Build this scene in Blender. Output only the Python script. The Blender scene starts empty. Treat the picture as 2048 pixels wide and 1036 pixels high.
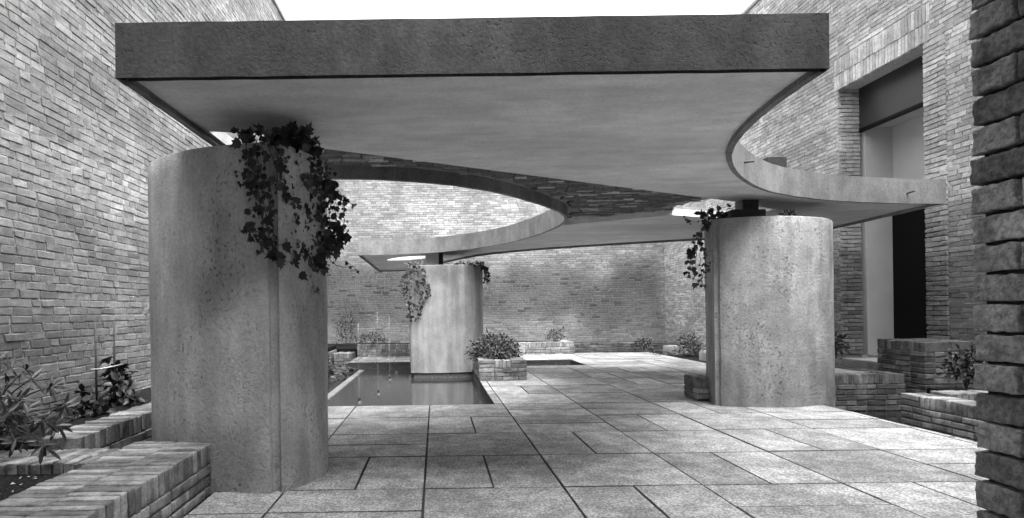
import bpy, bmesh, math, random
import numpy as np
from mathutils import Vector, Matrix, noise as mnoise
random.seed(7); RNG = np.random.default_rng(11)
C = bpy.context.scene.collection
S = bpy.context.scene

# ------------------------------------------------------------------ camera, sky, sun, exposure
FPX, CAMH, ROLL, PX, PY = 1240.0, 1.12, 0.014, 872.0, 623.0     # focal length in photo pixels, eye height, roll, vanishing point
cam = bpy.data.cameras.new('camera'); co = bpy.data.objects.new('camera', cam); C.objects.link(co)
co.location = (0, 0, CAMH)
co.rotation_mode = 'XYZ'
co.matrix_world = Matrix.Translation((0, 0, CAMH)) @ Matrix.Rotation(math.radians(90), 4, 'X') @ Matrix.Rotation(-ROLL, 4, 'Z')
cam.sensor_width = 36; cam.lens = FPX / 2048 * 36
cam.shift_x = (1024 - PX) / 2048; cam.shift_y = (PY - 518) / 2048
cam.clip_start = 0.05; cam.clip_end = 400
S.camera = co

SUN_EL, SUN_AZ = math.radians(68), math.radians(20)     # veiled sun behind the camera
wd = bpy.data.worlds.new('World'); S.world = wd; wd.use_nodes = True
wn = wd.node_tree; wn.nodes.clear()
sky = wn.nodes.new('ShaderNodeTexSky'); sky.sky_type = 'NISHITA'; sky.sun_disc = False
sky.sun_elevation = SUN_EL; sky.sun_rotation = math.pi - SUN_AZ
sky.air_density = 1.6; sky.dust_density = 6.0; sky.ozone_density = 1.0
bw = wn.nodes.new('ShaderNodeRGBToBW'); bg = wn.nodes.new('ShaderNodeBackground'); wo = wn.nodes.new('ShaderNodeOutputWorld')
wn.links.new(sky.outputs[0], bw.inputs[0]); wn.links.new(bw.outputs[0], bg.inputs[0]); wn.links.new(bg.outputs[0], wo.inputs[0])
bg.inputs[1].default_value = 0.15
sl = bpy.data.lights.new('sun', 'SUN'); sl.energy = 0.5; sl.angle = math.radians(80); sl.color = (1, 1, 1)
so = bpy.data.objects.new('sun', sl); C.objects.link(so)
sd = Vector((math.sin(SUN_AZ) * math.cos(SUN_EL), -math.cos(SUN_AZ) * math.cos(SUN_EL), math.sin(SUN_EL)))
so.rotation_euler = sd.to_track_quat('Z', 'Y').to_euler(); so.location = (3, -6, 12)
S.view_settings.view_transform = 'Standard'; S.view_settings.look = 'None'
S.view_settings.gamma = 1; S.view_settings.use_curve_mapping = False
S.view_settings.exposure = 2.36
S.cycles.max_bounces = 8; S.cycles.diffuse_bounces = 5

# ------------------------------------------------------------------ helpers
def at(x, y, Y):
    """photo pixel + distance -> world point"""
    u, v = x - PX, y - PY
    up, vp = u - ROLL * v, v + ROLL * u
    return Vector((up / FPX * Y, Y, CAMH - vp / FPX * Y))
def project(P):
    P = np.asarray(P); up = P[..., 0] / P[..., 1] * FPX; vp = (CAMH - P[..., 2]) / P[..., 1] * FPX
    return PX + up + ROLL * vp, PY + vp - ROLL * up

def tag(o, label=None, cat=None, group=None, kind=None):
    if label: o['label'] = label
    if cat: o['category'] = cat
    if group: o['group'] = group
    if kind: o['kind'] = kind
    return o
def empty(name, loc=(0, 0, 0), label=None, cat=None, group=None, kind=None):
    o = bpy.data.objects.new(name, None); o.empty_display_size = .1; C.objects.link(o); o.location = loc
    return tag(o, label, cat, group, kind)
def link(name, me, mat=None, parent=None):
    o = bpy.data.objects.new(name, me); C.objects.link(o)
    if mat is not None and len(me.materials) == 0: me.materials.append(mat)
    if parent is not None:
        o.parent = parent
        o.matrix_parent_inverse = Matrix.Translation(-parent.location)
    return o
def mesh(name, verts, faces, smooth=False):
    me = bpy.data.meshes.new(name); me.from_pydata([tuple(v) for v in verts], [], faces); me.update()
    if smooth: me.shade_smooth()
    return me
def bm_mesh(name, bm, smooth=False):
    me = bpy.data.meshes.new(name); bm.to_mesh(me); bm.free()
    if smooth: me.shade_smooth()
    return me
def box_bm(bm, x0, x1, y0, y1, z0, z1, bev=0):
    g = bmesh.ops.create_cube(bm, size=1)
    bmesh.ops.transform(bm, matrix=Matrix.Translation(((x0+x1)/2, (y0+y1)/2, (z0+z1)/2)) @ Matrix.Diagonal((x1-x0, y1-y0, z1-z0, 1)), verts=g['verts'])
    if bev:
        es = list({e for v in g['verts'] for e in v.link_edges})
        bmesh.ops.bevel(bm, geom=es, offset=bev, segments=2, affect='EDGES')
def box(name, x0, x1, y0, y1, z0, z1, mat, parent=None, bev=0):
    bm = bmesh.new(); box_bm(bm, x0, x1, y0, y1, z0, z1, bev)
    return link(name, bm_mesh(name, bm), mat, parent)
def tube_bm(bm, pts, r, n=5, r1=None):
    pts = [Vector(p) for p in pts]; rings = []
    for i, p in enumerate(pts):
        d = (pts[min(i+1, len(pts)-1)] - pts[max(i-1, 0)]).normalized()
        a = d.orthogonal().normalized(); b = d.cross(a)
        rr = r if r1 is None else r + (r1 - r) * i / (len(pts) - 1)
        rings.append([bm.verts.new(p + a * rr * math.cos(2*math.pi*k/n) + b * rr * math.sin(2*math.pi*k/n)) for k in range(n)])
    for i in range(len(rings)-1):
        for k in range(n):
            bm.faces.new((rings[i][k], rings[i][(k+1) % n], rings[i+1][(k+1) % n], rings[i+1][k]))
    bm.faces.new(rings[0][::-1]); bm.faces.new(rings[-1])
def tube(name, pts, r, mat, parent=None, n=6, r1=None):
    bm = bmesh.new(); tube_bm(bm, pts, r, n, r1)
    return link(name, bm_mesh(name, bm, True), mat, parent)
def prism(outline, z0, z1, holes=()):
    """extruded plan outline with holes -> list verts, faces via a filled 2D curve"""
    cu = bpy.data.curves.new('plan', 'CURVE'); cu.dimensions = '2D'; cu.fill_mode = 'BOTH'; cu.extrude = (z1 - z0) / 2
    for ring in [outline] + list(holes):
        sp = cu.splines.new('POLY'); sp.points.add(len(ring) - 1)
        for p, q in zip(sp.points, ring): p.co = (q[0], q[1], 0, 1)
        sp.use_cyclic_u = True
    o = bpy.data.objects.new('plan', cu); C.objects.link(o)
    dg = bpy.context.evaluated_depsgraph_get(); dg.update()
    me = bpy.data.meshes.new_from_object(o.evaluated_get(dg), depsgraph=dg)
    bpy.data.objects.remove(o); bpy.data.curves.remove(cu)
    bm = bmesh.new(); bm.from_mesh(me); bpy.data.meshes.remove(me)
    bmesh.ops.remove_doubles(bm, verts=bm.verts, dist=1e-4)
    for v in bm.verts: v.co.z += (z0 + z1) / 2
    for f in bm.faces: f.smooth = False
    bmesh.ops.recalc_face_normals(bm, faces=bm.faces)
    return bm
def catmull(pts, n=6, closed=False):
    P = [Vector((p[0], p[1], p[2] if len(p) > 2 else 0)) for p in pts]; out = []
    m = len(P); rng = range(m) if closed else range(m - 1)
    for i in rng:
        if closed: a, b, c, d = P[(i-1) % m], P[i], P[(i+1) % m], P[(i+2) % m]
        else: a, b, c, d = P[max(i-1, 0)], P[i], P[i+1], P[min(i+2, m-1)]
        for k in range(n):
            t = k / n
            out.append(0.5*((2*b) + (c-a)*t + (2*a-5*b+4*c-d)*t*t + (3*b-a-3*c+d)*t**3))
    if not closed: out.append(P[-1])
    return out
def offset_poly(pts, d):
    """inset a counter-clockwise plan polygon by d"""
    n = len(pts); out = []
    for i in range(n):
        a, b, c = Vector(pts[i-1][:2]), Vector(pts[i][:2]), Vector(pts[(i+1) % n][:2])
        e1 = (b - a).normalized(); e2 = (c - b).normalized()
        n1 = Vector((-e1.y, e1.x)); n2 = Vector((-e2.y, e2.x))
        m = (n1 + n2); m = m.normalized() if m.length > 1e-6 else n1
        k = d / max(0.35, m.dot(n1)); out.append((b.x + m.x * k, b.y + m.y * k))
    return out

# ------------------------------------------------------------------ materials (black-and-white photograph: neutral greys)
class NG:
    def __init__(s, name, rough=.9, spec=.25):
        s.m = bpy.data.materials.new(name); s.m.use_nodes = True; s.t = s.m.node_tree; s.t.nodes.clear()
        s.out = s.n('ShaderNodeOutputMaterial'); s.b = s.n('ShaderNodeBsdfPrincipled'); s.l(s.b.outputs[0], s.out.inputs[0])
        s.b.inputs['Roughness'].default_value = rough; s.b.inputs['Specular IOR Level'].default_value = spec
        s.geo = s.n('ShaderNodeNewGeometry'); s.pos = s.geo.outputs['Position']
    def n(s, t): return s.t.nodes.new(t)
    def l(s, a, b): s.t.links.new(a, b)
    def math(s, op, a, b=None, clamp=False):
        n = s.n('ShaderNodeMath'); n.operation = op; n.use_clamp = clamp
        for i, v in enumerate((a, b)):
            if v is None: continue
            if isinstance(v, (int, float)): n.inputs[i].default_value = v
            else: s.l(v, n.inputs[i])
        return n.outputs[0]
    def mul(s, a, b): return s.math('MULTIPLY', a, b)
    def add(s, a, b): return s.math('ADD', a, b)
    def vec(s, scale=(1, 1, 1), src=None):
        n = s.n('ShaderNodeMapping'); n.inputs['Scale'].default_value = scale; s.l(src or s.pos, n.inputs['Vector']); return n.outputs[0]
    def noise(s, scale, detail=4, stretch=None, rough=.55, src=None):
        n = s.n('ShaderNodeTexNoise'); n.inputs['Scale'].default_value = scale; n.inputs['Detail'].default_value = detail; n.inputs['Roughness'].default_value = rough
        s.l(s.vec(stretch, src) if stretch else (src or s.pos), n.inputs['Vector']); return n.outputs['Fac']
    def voro(s, scale, feature='F1', src=None, out='Distance'):
        n = s.n('ShaderNodeTexVoronoi'); n.feature = feature; n.inputs['Scale'].default_value = scale; s.l(src or s.pos, n.inputs['Vector']); return n.outputs[out]
    def rmap(s, v, a, b, c, d):
        n = s.n('ShaderNodeMapRange'); n.interpolation_type = 'SMOOTHSTEP'
        for i, x in enumerate((v, a, b, c, d)):
            if isinstance(x, (int, float)): n.inputs[i].default_value = x
            else: s.l(x, n.inputs[i])
        return n.outputs[0]
    def sep(s, src=None):
        n = s.n('ShaderNodeSeparateXYZ'); s.l(src or s.pos, n.inputs[0]); return n.outputs
    def rnd(s):
        a = s.n('ShaderNodeAttribute'); a.attribute_name = 'tone'; o = s.n('ShaderNodeObjectInfo')
        return s.math('FRACT', s.add(a.outputs['Fac'], o.outputs['Random']))
    def color(s, v):
        n = s.n('ShaderNodeCombineColor')
        for i in range(3): s.l(v, n.inputs[i])
        s.l(n.outputs[0], s.b.inputs['Base Color'])
    def bump(s, h, strength=.5, dist=.01):
        n = s.n('ShaderNodeBump'); n.inputs['Strength'].default_value = strength; n.inputs['Distance'].default_value = dist
        s.l(h, n.inputs['Height']); s.l(n.outputs[0], s.b.inputs['Normal'])

def brick_mat(name, base, spread=.35, stain=None, grain=1.0, dist=.006):
    g = NG(name, .92, .2)
    r = g.rnd()
    tone = g.mul(g.rmap(r, 0, 1, 1 - spread, 1 + spread * .8), base)
    deep = g.rmap(r, .92, .97, 1.0, .62); tone = g.mul(tone, deep)          # a few over-burnt bricks
    fine = g.noise(70, 5, rough=.65); mid = g.noise(14, 4)
    tone = g.mul(tone, g.rmap(fine, .3, .7, 1 - .22 * grain, 1 + .2 * grain)); tone = g.mul(tone, g.rmap(mid, .3, .7, .82, 1.16))
    if stain: tone = g.mul(tone, stain(g, r))
    g.color(tone)
    pit = g.rmap(g.voro(60), 0.05, .28, 0, 1)
    g.bump(g.add(g.add(g.mul(fine, .7), g.mul(mid, .9)), g.mul(pit, .35)), .75, dist)
    return g.m
def left_stain(g, r):
    x, y, z = g.sep()
    warp = g.add(z, g.mul(g.noise(.8, 4), 1.6))
    lower = g.rmap(warp, 1.6, 3.4, .72, 1.0)                # damp, dirtier lower wall
    patch = g.rmap(g.noise(.55, 5, (1, .7, 1.6)), .42, .62, .78, 1.12)
    band = g.rmap(g.noise(1.4, 2, (.02, .05, 1.1)), .45, .6, .86, 1.14)
    return g.mul(g.mul(lower, patch), band)
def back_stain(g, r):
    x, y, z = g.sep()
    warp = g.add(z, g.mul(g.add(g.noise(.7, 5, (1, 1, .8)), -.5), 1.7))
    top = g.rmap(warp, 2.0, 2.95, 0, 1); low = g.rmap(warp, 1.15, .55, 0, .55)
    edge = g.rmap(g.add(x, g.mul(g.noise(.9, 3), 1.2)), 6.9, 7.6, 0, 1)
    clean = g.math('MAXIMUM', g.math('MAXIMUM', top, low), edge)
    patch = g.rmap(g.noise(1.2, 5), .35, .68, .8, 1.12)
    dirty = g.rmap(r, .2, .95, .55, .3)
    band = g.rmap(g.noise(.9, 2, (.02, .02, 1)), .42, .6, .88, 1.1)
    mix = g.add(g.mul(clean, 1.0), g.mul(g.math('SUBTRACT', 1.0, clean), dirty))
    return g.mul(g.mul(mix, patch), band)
def right_stain_light(g, r):
    x, y, z = g.sep()
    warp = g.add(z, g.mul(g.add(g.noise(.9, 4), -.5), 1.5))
    near = g.rmap(y, 12.5, 10.8, 0, 1)
    low = g.rmap(warp, 2.9, 1.7, 0, 1)
    dirt = g.math('SUBTRACT', 1.0, g.mul(g.mul(near, low), .52))
    patch = g.rmap(g.noise(.6, 5, (1, .8, 1.5)), .4, .65, .84, 1.1)
    band = g.rmap(g.noise(1.3, 2, (.02, .05, 1)), .45, .6, .88, 1.12)
    painted_light = g.mul(g.rmap(y, 12.2, 13.4, 0, 1), g.rmap(warp, .7, 1.3, 0, 1))  # extra light painted into the bricks at the far end, above the foot
    return g.mul(g.mul(g.mul(dirt, patch), band), g.add(1.0, g.mul(painted_light, .42)))
def low_stain(g, r):
    top = g.rmap(g.noise(2.2, 4), .4, .65, .72, 1.12)
    moss = g.rmap(g.noise(9, 4), .5, .66, 1.0, .62)
    return g.mul(top, moss)

M = {}
M['brick_left'] = brick_mat('pale brick with damp stains', .36, .22, left_stain)
M['brick_back'] = brick_mat('pale brick with soot patches', .32, .26, back_stain, .7)
M['brick_right'] = brick_mat('pale brick greying low down', .38, .24, right_stain_light)
M['brick_low'] = brick_mat('mixed reused brick', .27, .45, low_stain)
M['brick_lowpale'] = brick_mat('pale reused brick', .29, .35, low_stain)
M['brick_lowdark'] = brick_mat('dark reused brick', .13, .45, low_stain)
M['brick_pier'] = brick_mat('dark rough brick', .34, .4, low_stain, 1.8, .008)
def pale_few(g, r): return g.rmap(r, .74, .9, .8, 2.0)
M['brick_soffit'] = brick_mat('thin infill brick', .23, .25, pale_few)
def flat(name, v, rough=.8, spec=.3, n=None, amp=.15, bump=0):
    g = NG(name, rough, spec)
    if n:
        f = g.noise(n, 5); g.color(g.mul(g.rmap(f, .3, .7, 1 - amp, 1 + amp), v))
        if bump: g.bump(f, .6, bump)
    else: g.b.inputs['Base Color'].default_value = (v, v, v, 1)
    return g.m
M['mortar'] = flat('lime mortar', .33, .95, .1, 40, .3, .004)
M['mortar_mid'] = flat('grey mortar', .19, .95, .1, 40, .3, .004)
M['mortar_dark'] = flat('weathered mortar', .12, .95, .1, 40, .4, .004)
M['mortar_black'] = flat('deep raked joint', .035, .95, .1, 40, .4, .004)

def concrete(name, base, streak=.2, pits=.5, blot=.25, bumpd=.006, wet=None, dark_scale=1.3, grain=.12, st3=(1, 1, .6)):
    g = NG(name, .9, .2)
    big = g.noise(dark_scale, 5, st3); st = g.noise(7, 4, (1, 1, .07)); fine = g.noise(45, 5, rough=.65)
    v = g.mul(g.rmap(big, .32, .68, 1 - blot, 1 + blot * .7), base)
    v = g.mul(v, g.rmap(st, .35, .65, 1 - streak, 1 + streak * .7)); v = g.mul(v, g.rmap(fine, .3, .7, 1 - grain, 1 + grain))
    sel = g.rmap(g.noise(3.0, 3), .46, .6, 0, 1)
    w = g.add(g.voro(48, src=g.vec((1, 1, 1.5))), g.mul(g.noise(30, 3), .35))
    fleck = g.mul(g.rmap(g.noise(48, 3, (1, 1, .7)), .58, .66, 0, 1), g.rmap(g.noise(2.2, 4), .44, .58, .15, 1))
    hole = g.math('MAXIMUM', g.mul(g.rmap(w, .46, .34, 0, 1), sel), fleck)
    v = g.mul(v, g.math('SUBTRACT', 1.0, g.mul(hole, (.34 * pits))))
    v = g.mul(v, g.rmap(g.noise(4.5, 5, st3, .6), .35, .66, 1 - blot * .8, 1 + blot * .5))
    if wet: v = g.mul(v, wet(g))
    g.color(v)
    g.bump(g.math('SUBTRACT', g.add(g.mul(fine, .6), g.mul(g.noise(11, 4), .8)), g.mul(hole, pits)), .7, bumpd)
    return g.m
def foot_damp(g):
    z = g.sep()[2]
    return g.rmap(g.add(z, g.mul(g.noise(2.2, 4), .7)), .35, .95, .66, 1.0)
def back_foot(g):
    z = g.sep()[2]
    return g.rmap(g.add(z, g.mul(g.noise(1.6, 4), 1.0)), 2.5, 2.0, .62, 1.0)
M['column'] = concrete('column concrete', .55, .1, 1.1, .2, .014, foot_damp)
M['column_mid'] = concrete('column concrete grey', .34, .14, 1.2, .26, .018, foot_damp)
M['column_back'] = concrete('column concrete pale', .27, .2, .3, .2, .005, back_foot)
def darker(g):
    y = g.sep()[1]      # darkens the long front edge, its limit wavering with noise
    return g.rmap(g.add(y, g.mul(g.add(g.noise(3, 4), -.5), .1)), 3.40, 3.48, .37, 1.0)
M['fascia'] = concrete('rough cast canopy edge', .24, .06, .5, .25, .008, darker, .9, .16)
M['soffit'] = concrete('smooth plaster soffit', .8, .03, .35, .12, .006, None, 1.0, .07, (.5, 1.4, 1))
M['concrete_plain'] = concrete('plain concrete', .33, .1, .3, .2)
M['kerb'] = concrete('wet kerb', .17, .1, .3, .2)
M['steel'] = flat('dark painted steel', .03, .5, .4, 20, .3)
M['plaster_white'] = flat('white wall plaster', .72, .8, .2, 2, .04)
M['inner'] = flat('grey-white inner plaster', .4, .8, .2, 2, .06)
M['panel_dark'] = flat('dark bronze panel', .02, .35, .5, 3, .25)
M['black'] = flat('dark glazing', .004, .45, .08)
M['bamboo'] = flat('bamboo cane', .06, .7, .3, 30, .4)
M['tie'] = flat('pale twine', .5, .8, .2, 30, .3)
M['soil'] = flat('dark garden soil', .015, .98, .1, 60, .7, .02)
M['fleck'] = flat('pale fallen petals', .5, .8, .2)
M['stem'] = flat('woody stem', .05, .8, .2, 60, .4)
def leaf_mat(name, base, rough=.5, spread=.45):
    g = NG(name, rough, .35); r = g.rnd()
    g.color(g.mul(g.mul(g.rmap(r, 0, 1, 1 - spread, 1 + spread), base), g.rmap(g.noise(60, 3), .3, .7, .8, 1.2)))
    return g.m
M['ivy'] = leaf_mat('dark ivy leaf', .045, .42, .6)
M['leaf'] = leaf_mat('glossy shrub leaf', .042, .38)
M['leaf_mid'] = leaf_mat('small shrub leaf', .06, .5)
def paving_mat():
    g = NG('exposed aggregate slab', .85, .3)
    oi = g.n('ShaderNodeObjectInfo')
    v1 = g.voro(75, out='Color'); bwn = g.n('ShaderNodeRGBToBW'); g.l(v1, bwn.inputs[0]); peb = bwn.outputs[0]
    d = g.voro(75); fine = g.noise(160, 4, rough=.7); big = g.noise(1.5, 5); mid = g.noise(6, 4)
    v = g.mul(g.rmap(peb, .15, .85, .8, 1.22), .355)
    v = g.mul(v, g.rmap(d, .25, .75, 1.12, .6)); v = g.mul(v, g.rmap(fine, .3, .7, .8, 1.2))
    v = g.mul(v, g.rmap(big, .35, .65, .74, 1.14)); v = g.mul(v, g.rmap(mid, .38, .64, .84, 1.1))
    v = g.mul(v, g.rmap(oi.outputs['Random'], 0, 1, .78, 1.14))
    g.color(v); g.bump(g.add(g.mul(d, -.8), g.mul(fine, .6)), .6, .006)
    return g.m
M['paving'] = paving_mat()
M['joint'] = flat('mossy joint', .065, .95, .1, 50, .5, .004)
def water_mat(name, base):
    g = NG(name, .06, .6); g.b.inputs['IOR'].default_value = 1.33
    g.b.inputs['Base Color'].default_value = (base, base, base, 1)
    g.bump(g.add(g.noise(9, 3, (1, .5, 1)), g.mul(g.noise(40, 2), .15)), .12, .02)
    return g.m
M['water'] = water_mat('still pool water', .035)
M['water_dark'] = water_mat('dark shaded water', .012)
def jet_mat():
    g = NG('falling water', .15, .5); g.b.inputs['Base Color'].default_value = (.85, .85, .85, 1)
    g.b.inputs['Alpha'].default_value = .09
    return g.m
M['jet'] = jet_mat()

# ------------------------------------------------------------------ brick builders
SG = np.array([[sx, sy, sz] for sx in (-1, 1) for sy in (-1, 1) for sz in (-1, 1)], float)   # 8 corners
def _topology():
    idx = lambda c, k: c * 3 + k
    cid = {tuple(s): i for i, s in enumerate(SG)}
    F = []; back = []
    for k in range(3):
        i, j = [a for a in range(3) if a != k]
        for s in (-1, 1):
            q = []
            for a, b in ((-1, -1), (1, -1), (1, 1), (-1, 1)):
                c = [0, 0, 0]; c[k] = s; c[i] = a; c[j] = b; q.append(idx(cid[tuple(c)], k))
            F.append(q)
    for k in range(3):
        i, j = [a for a in range(3) if a != k]
        for a in (-1, 1):
            for b in (-1, 1):
                c0 = [0, 0, 0]; c0[k] = -1; c0[i] = a; c0[j] = b; c1 = list(c0); c1[k] = 1
                A, B = cid[tuple(c0)], cid[tuple(c1)]
                F.append([idx(A, i), idx(B, i), idx(B, j), idx(A, j)])
    for c in range(8): F.append([idx(c, 0), idx(c, 1), idx(c, 2)])
    # orient outwards
    V = np.zeros((24, 3))
    for c in range(8):
        for k in range(3):
            v = SG[c] * .8; v[k] = SG[c][k]; V[c * 3 + k] = v
    out = []
    for f in F:
        p = V[f]; n = np.cross(p[1] - p[0], p[2] - p[0])
        out.append(f if n.dot(p.mean(0)) > 0 else f[::-1])
    return out, V
FACES, _V = _topology()
def _isback(f): return all(_V[i][1] > .5 for i in f)                # local +y is the hidden side of a wall brick
FACES_WALL = [f for f in FACES if not _isback(f)]
def brick_verts(half, ch, jit):
    """half (N,3), ch chamfer, jit (N,8,3) -> (N,24,3)"""
    N = len(half); V = np.zeros((N, 24, 3))
    for c in range(8):
        full = half * SG[c]
        for k in range(3):
            v = full - SG[c] * ch; v[:, k] = full[:, k]
            V[:, c * 3 + k] = v + jit[:, c]
    return V
def joined_bricks(name, cen, half, basis, ch, jit, mat, parent, tones, wall=True):
    """all the bricks too small or too many to pick apart: one real mesh"""
    N = len(cen)
    J = RNG.normal(0, jit, (N, 8, 3)) * (np.array([1.2, .35, 1.0]) if wall else 1)
    V = brick_verts(half, ch, J)
    V = V @ np.array(basis) + cen[:, None, :]
    F = FACES_WALL if wall else FACES
    base = (np.arange(N) * 24)[:, None]
    tri = np.concatenate([np.array([f for f in F if len(f) == 3]).reshape(-1)[None, :] + base], 0).reshape(-1)
    quad = (np.array([f for f in F if len(f) == 4]).reshape(-1)[None, :] + base).reshape(-1)
    nt, nq = len(tri) // 3, len(quad) // 4
    me = bpy.data.meshes.new(name)
    me.vertices.add(N * 24); me.vertices.foreach_set('co', V.reshape(-1).astype(np.float32))
    me.loops.add(len(tri) + len(quad)); me.loops.foreach_set('vertex_index', np.concatenate([quad, tri]).astype(np.int32))
    me.polygons.add(nt + nq)
    me.polygons.foreach_set('loop_start', np.concatenate([np.arange(nq) * 4, nq * 4 + np.arange(nt) * 3]).astype(np.int32))
    me.update(calc_edges=True); me.validate(); me.shade_flat()
    a = me.attributes.new('tone', 'FLOAT', 'POINT'); a.data.foreach_set('value', np.repeat(tones, 24).astype(np.float32))
    o = link(name, me, mat, parent); o['kind'] = 'stuff'
    return o
TEMPL = {}
def brick_template(dims, mat, ch, jit, variants=6, wall=False):
    key = (tuple(round(d, 3) for d in dims), mat.name, ch, jit, wall)
    L = TEMPL.setdefault(key, [])
    if len(L) < variants:
        V = brick_verts(np.array([dims]) / 2, ch, RNG.normal(0, jit, (1, 8, 3)) * (np.array([1.2, .35, 1.0]) if wall else 1))[0]
        me = mesh('brick', V, FACES_WALL if wall else FACES); me.materials.append(mat); L.append(me); return me
    return random.choice(L)
def rough_template(dims, mat, seed, cuts=(7, 3, 3), amp=.006, rnd=.012):
    key = ('rough', tuple(round(d, 3) for d in dims), mat.name, amp)
    L = TEMPL.setdefault(key, [])
    if len(L) >= 6: return random.choice(L)
    h = [d / 2 for d in dims]; bm = bmesh.new(); vs = {}
    def vert(i, j, k):
        if (i, j, k) not in vs:
            def gp(t, m, hh):
                if t == 0: return -hh
                if t == m: return hh
                return -hh + rnd + (t - 1) / (m - 2) * 2 * (hh - rnd)
            p = Vector((gp(i, cuts[0], h[0]), gp(j, cuts[1], h[1]), gp(k, cuts[2], h[2])))
            q = Vector([max(-h[a] + rnd, min(h[a] - rnd, p[a])) for a in range(3)]); d = p - q
            if d.length > rnd: p = q + d.normalized() * rnd
            o = Vector((seed * 3.1 + len(L) * 7.7, seed, len(L) * 2.3))
            n = mnoise.noise_vector(p * 14 + o) * amp * .4 + mnoise.noise_vector(p * 50 + o) * amp * .6 + mnoise.noise_vector(p * 120 + o) * amp * .45
            vs[(i, j, k)] = bm.verts.new(p + n)
        return vs[(i, j, k)]
    a, b, c = cuts
    for i in range(a):
        for j in range(b):
            for k in (0, c): bm.faces.new([vert(i, j, k), vert(i+1, j, k), vert(i+1, j+1, k), vert(i, j+1, k)][::1 if k else -1])
    for i in range(a):
        for k in range(c):
            for j in (0, b): bm.faces.new([vert(i, j, k), vert(i+1, j, k), vert(i+1, j, k+1), vert(i, j, k+1)][::-1 if j else 1])
    for j in range(b):
        for k in range(c):
            for i in (0, a): bm.faces.new([vert(i, j, k), vert(i, j+1, k), vert(i, j+1, k+1), vert(i, j, k+1)][::1 if i else -1])
    bmesh.ops.recalc_face_normals(bm, faces=bm.faces)
    me = bm_mesh('brick', bm, True); me.materials.append(mat); L.append(me); return me

COURSE = .067
def wall_bricks(root, mat, p0, along, outward, length, z0, z1, visible, voids=(), ch=.004, jit=.0022, bed=.0085, proud=.005, npart=300):
    """one face of a brick wall, laid course by course. p0 = plan start, along / outward = unit plan vectors.
    voids: (s0, s1, z0, z1) left out. visible(px, py) = which bricks the photograph shows."""
    A = np.array([along[0], along[1], 0.]); O = np.array([outward[0], outward[1], 0.])
    cen, half = [], []
    z = z0; row = 0
    while z + COURSE * .5 < z1:
        s = -random.random() * .2
        pat = random.random() < .08
        k = 0
        while s < length:
            if random.random() < .08: pat = not pat
            L = (.24 if (k % 2 == 0 or pat) else .115) + random.uniform(-.008, .008)
            if random.random() < .06: L = .17
            s0, s1 = max(s, 0), min(s + L, length); zc = z + (COURSE - bed) / 2; sc = (s0 + s1) / 2
            if s1 - s0 > .03:
                segs = [(s0, s1)]
                for (a, b, c, d) in voids:
                    if c < zc < d:
                        nxt = []
                        for (u, v) in segs:
                            if v <= a or u >= b: nxt.append((u, v)); continue
                            if a - u > .03: nxt.append((u, a))
                            if v - b > .03: nxt.append((b, v))
                        segs = nxt
                for (u, v) in segs:
                    cen.append((p0[0] + A[0] * (u+v)/2, p0[1] + A[1] * (u+v)/2, zc)); half.append(((v-u)/2, .03, (COURSE - bed)/2))
            s += L + .011; k += 1
        z += COURSE; row += 1
    cen = np.array(cen); half = np.array(half)
    dep = np.abs(RNG.normal(0, proud * .4, len(cen))); dep[RNG.random(len(cen)) < .04] += proud * .7
    cen = cen - O * (.03 - dep[:, None] - .002)
    cen[:, 2] += RNG.normal(0, .0013, len(cen)); half[:, 2] *= 1 + RNG.normal(0, .025, len(cen))
    tones = RNG.random(len(cen))
    basis = np.array([A, -O, [0, 0, 1.]])
    if np.linalg.det(basis) < 0: basis[0] = -A
    # the 300 that show largest in the photograph become objects
    front = cen + O * .03; px, py = project(front); Yd = np.maximum(front[:, 1], .1)
    w = np.abs(A[0] * Yd - A[1] * front[:, 0]) / Yd ** 2 * half[:, 0] * half[:, 2] / Yd
    ok = visible(px, py); w = np.where(ok, w, 0)
    pick = np.argsort(-w)[:npart]; pick = pick[w[pick] > 0]
    mask = np.zeros(len(cen), bool); mask[pick] = True
    rot = Matrix([list(basis[:, i]) if False else [basis[0][i], basis[1][i], basis[2][i]] for i in range(3)]).to_4x4()
    for i in pick:
        me = brick_template((round(half[i][0] * 2 / .01) * .01, .06, round(half[i][2] * 2, 3) if False else COURSE - bed), mat, ch, jit, 4, True)
        o = link('brick', me, None, root)
        o.matrix_basis = Matrix.Translation(cen[i]) @ rot @ Matrix.Rotation(random.gauss(0, .006), 4, 'Y')
    r = ~mask
    joined_bricks('brickwork', cen[r], half[r], basis, ch, jit, mat, root, tones[r])
def rects(*R):
    return lambda x, y: np.any([(x > a) & (x < b) & (y > c) & (y < d) for a, b, c, d in R], axis=0)

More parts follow.
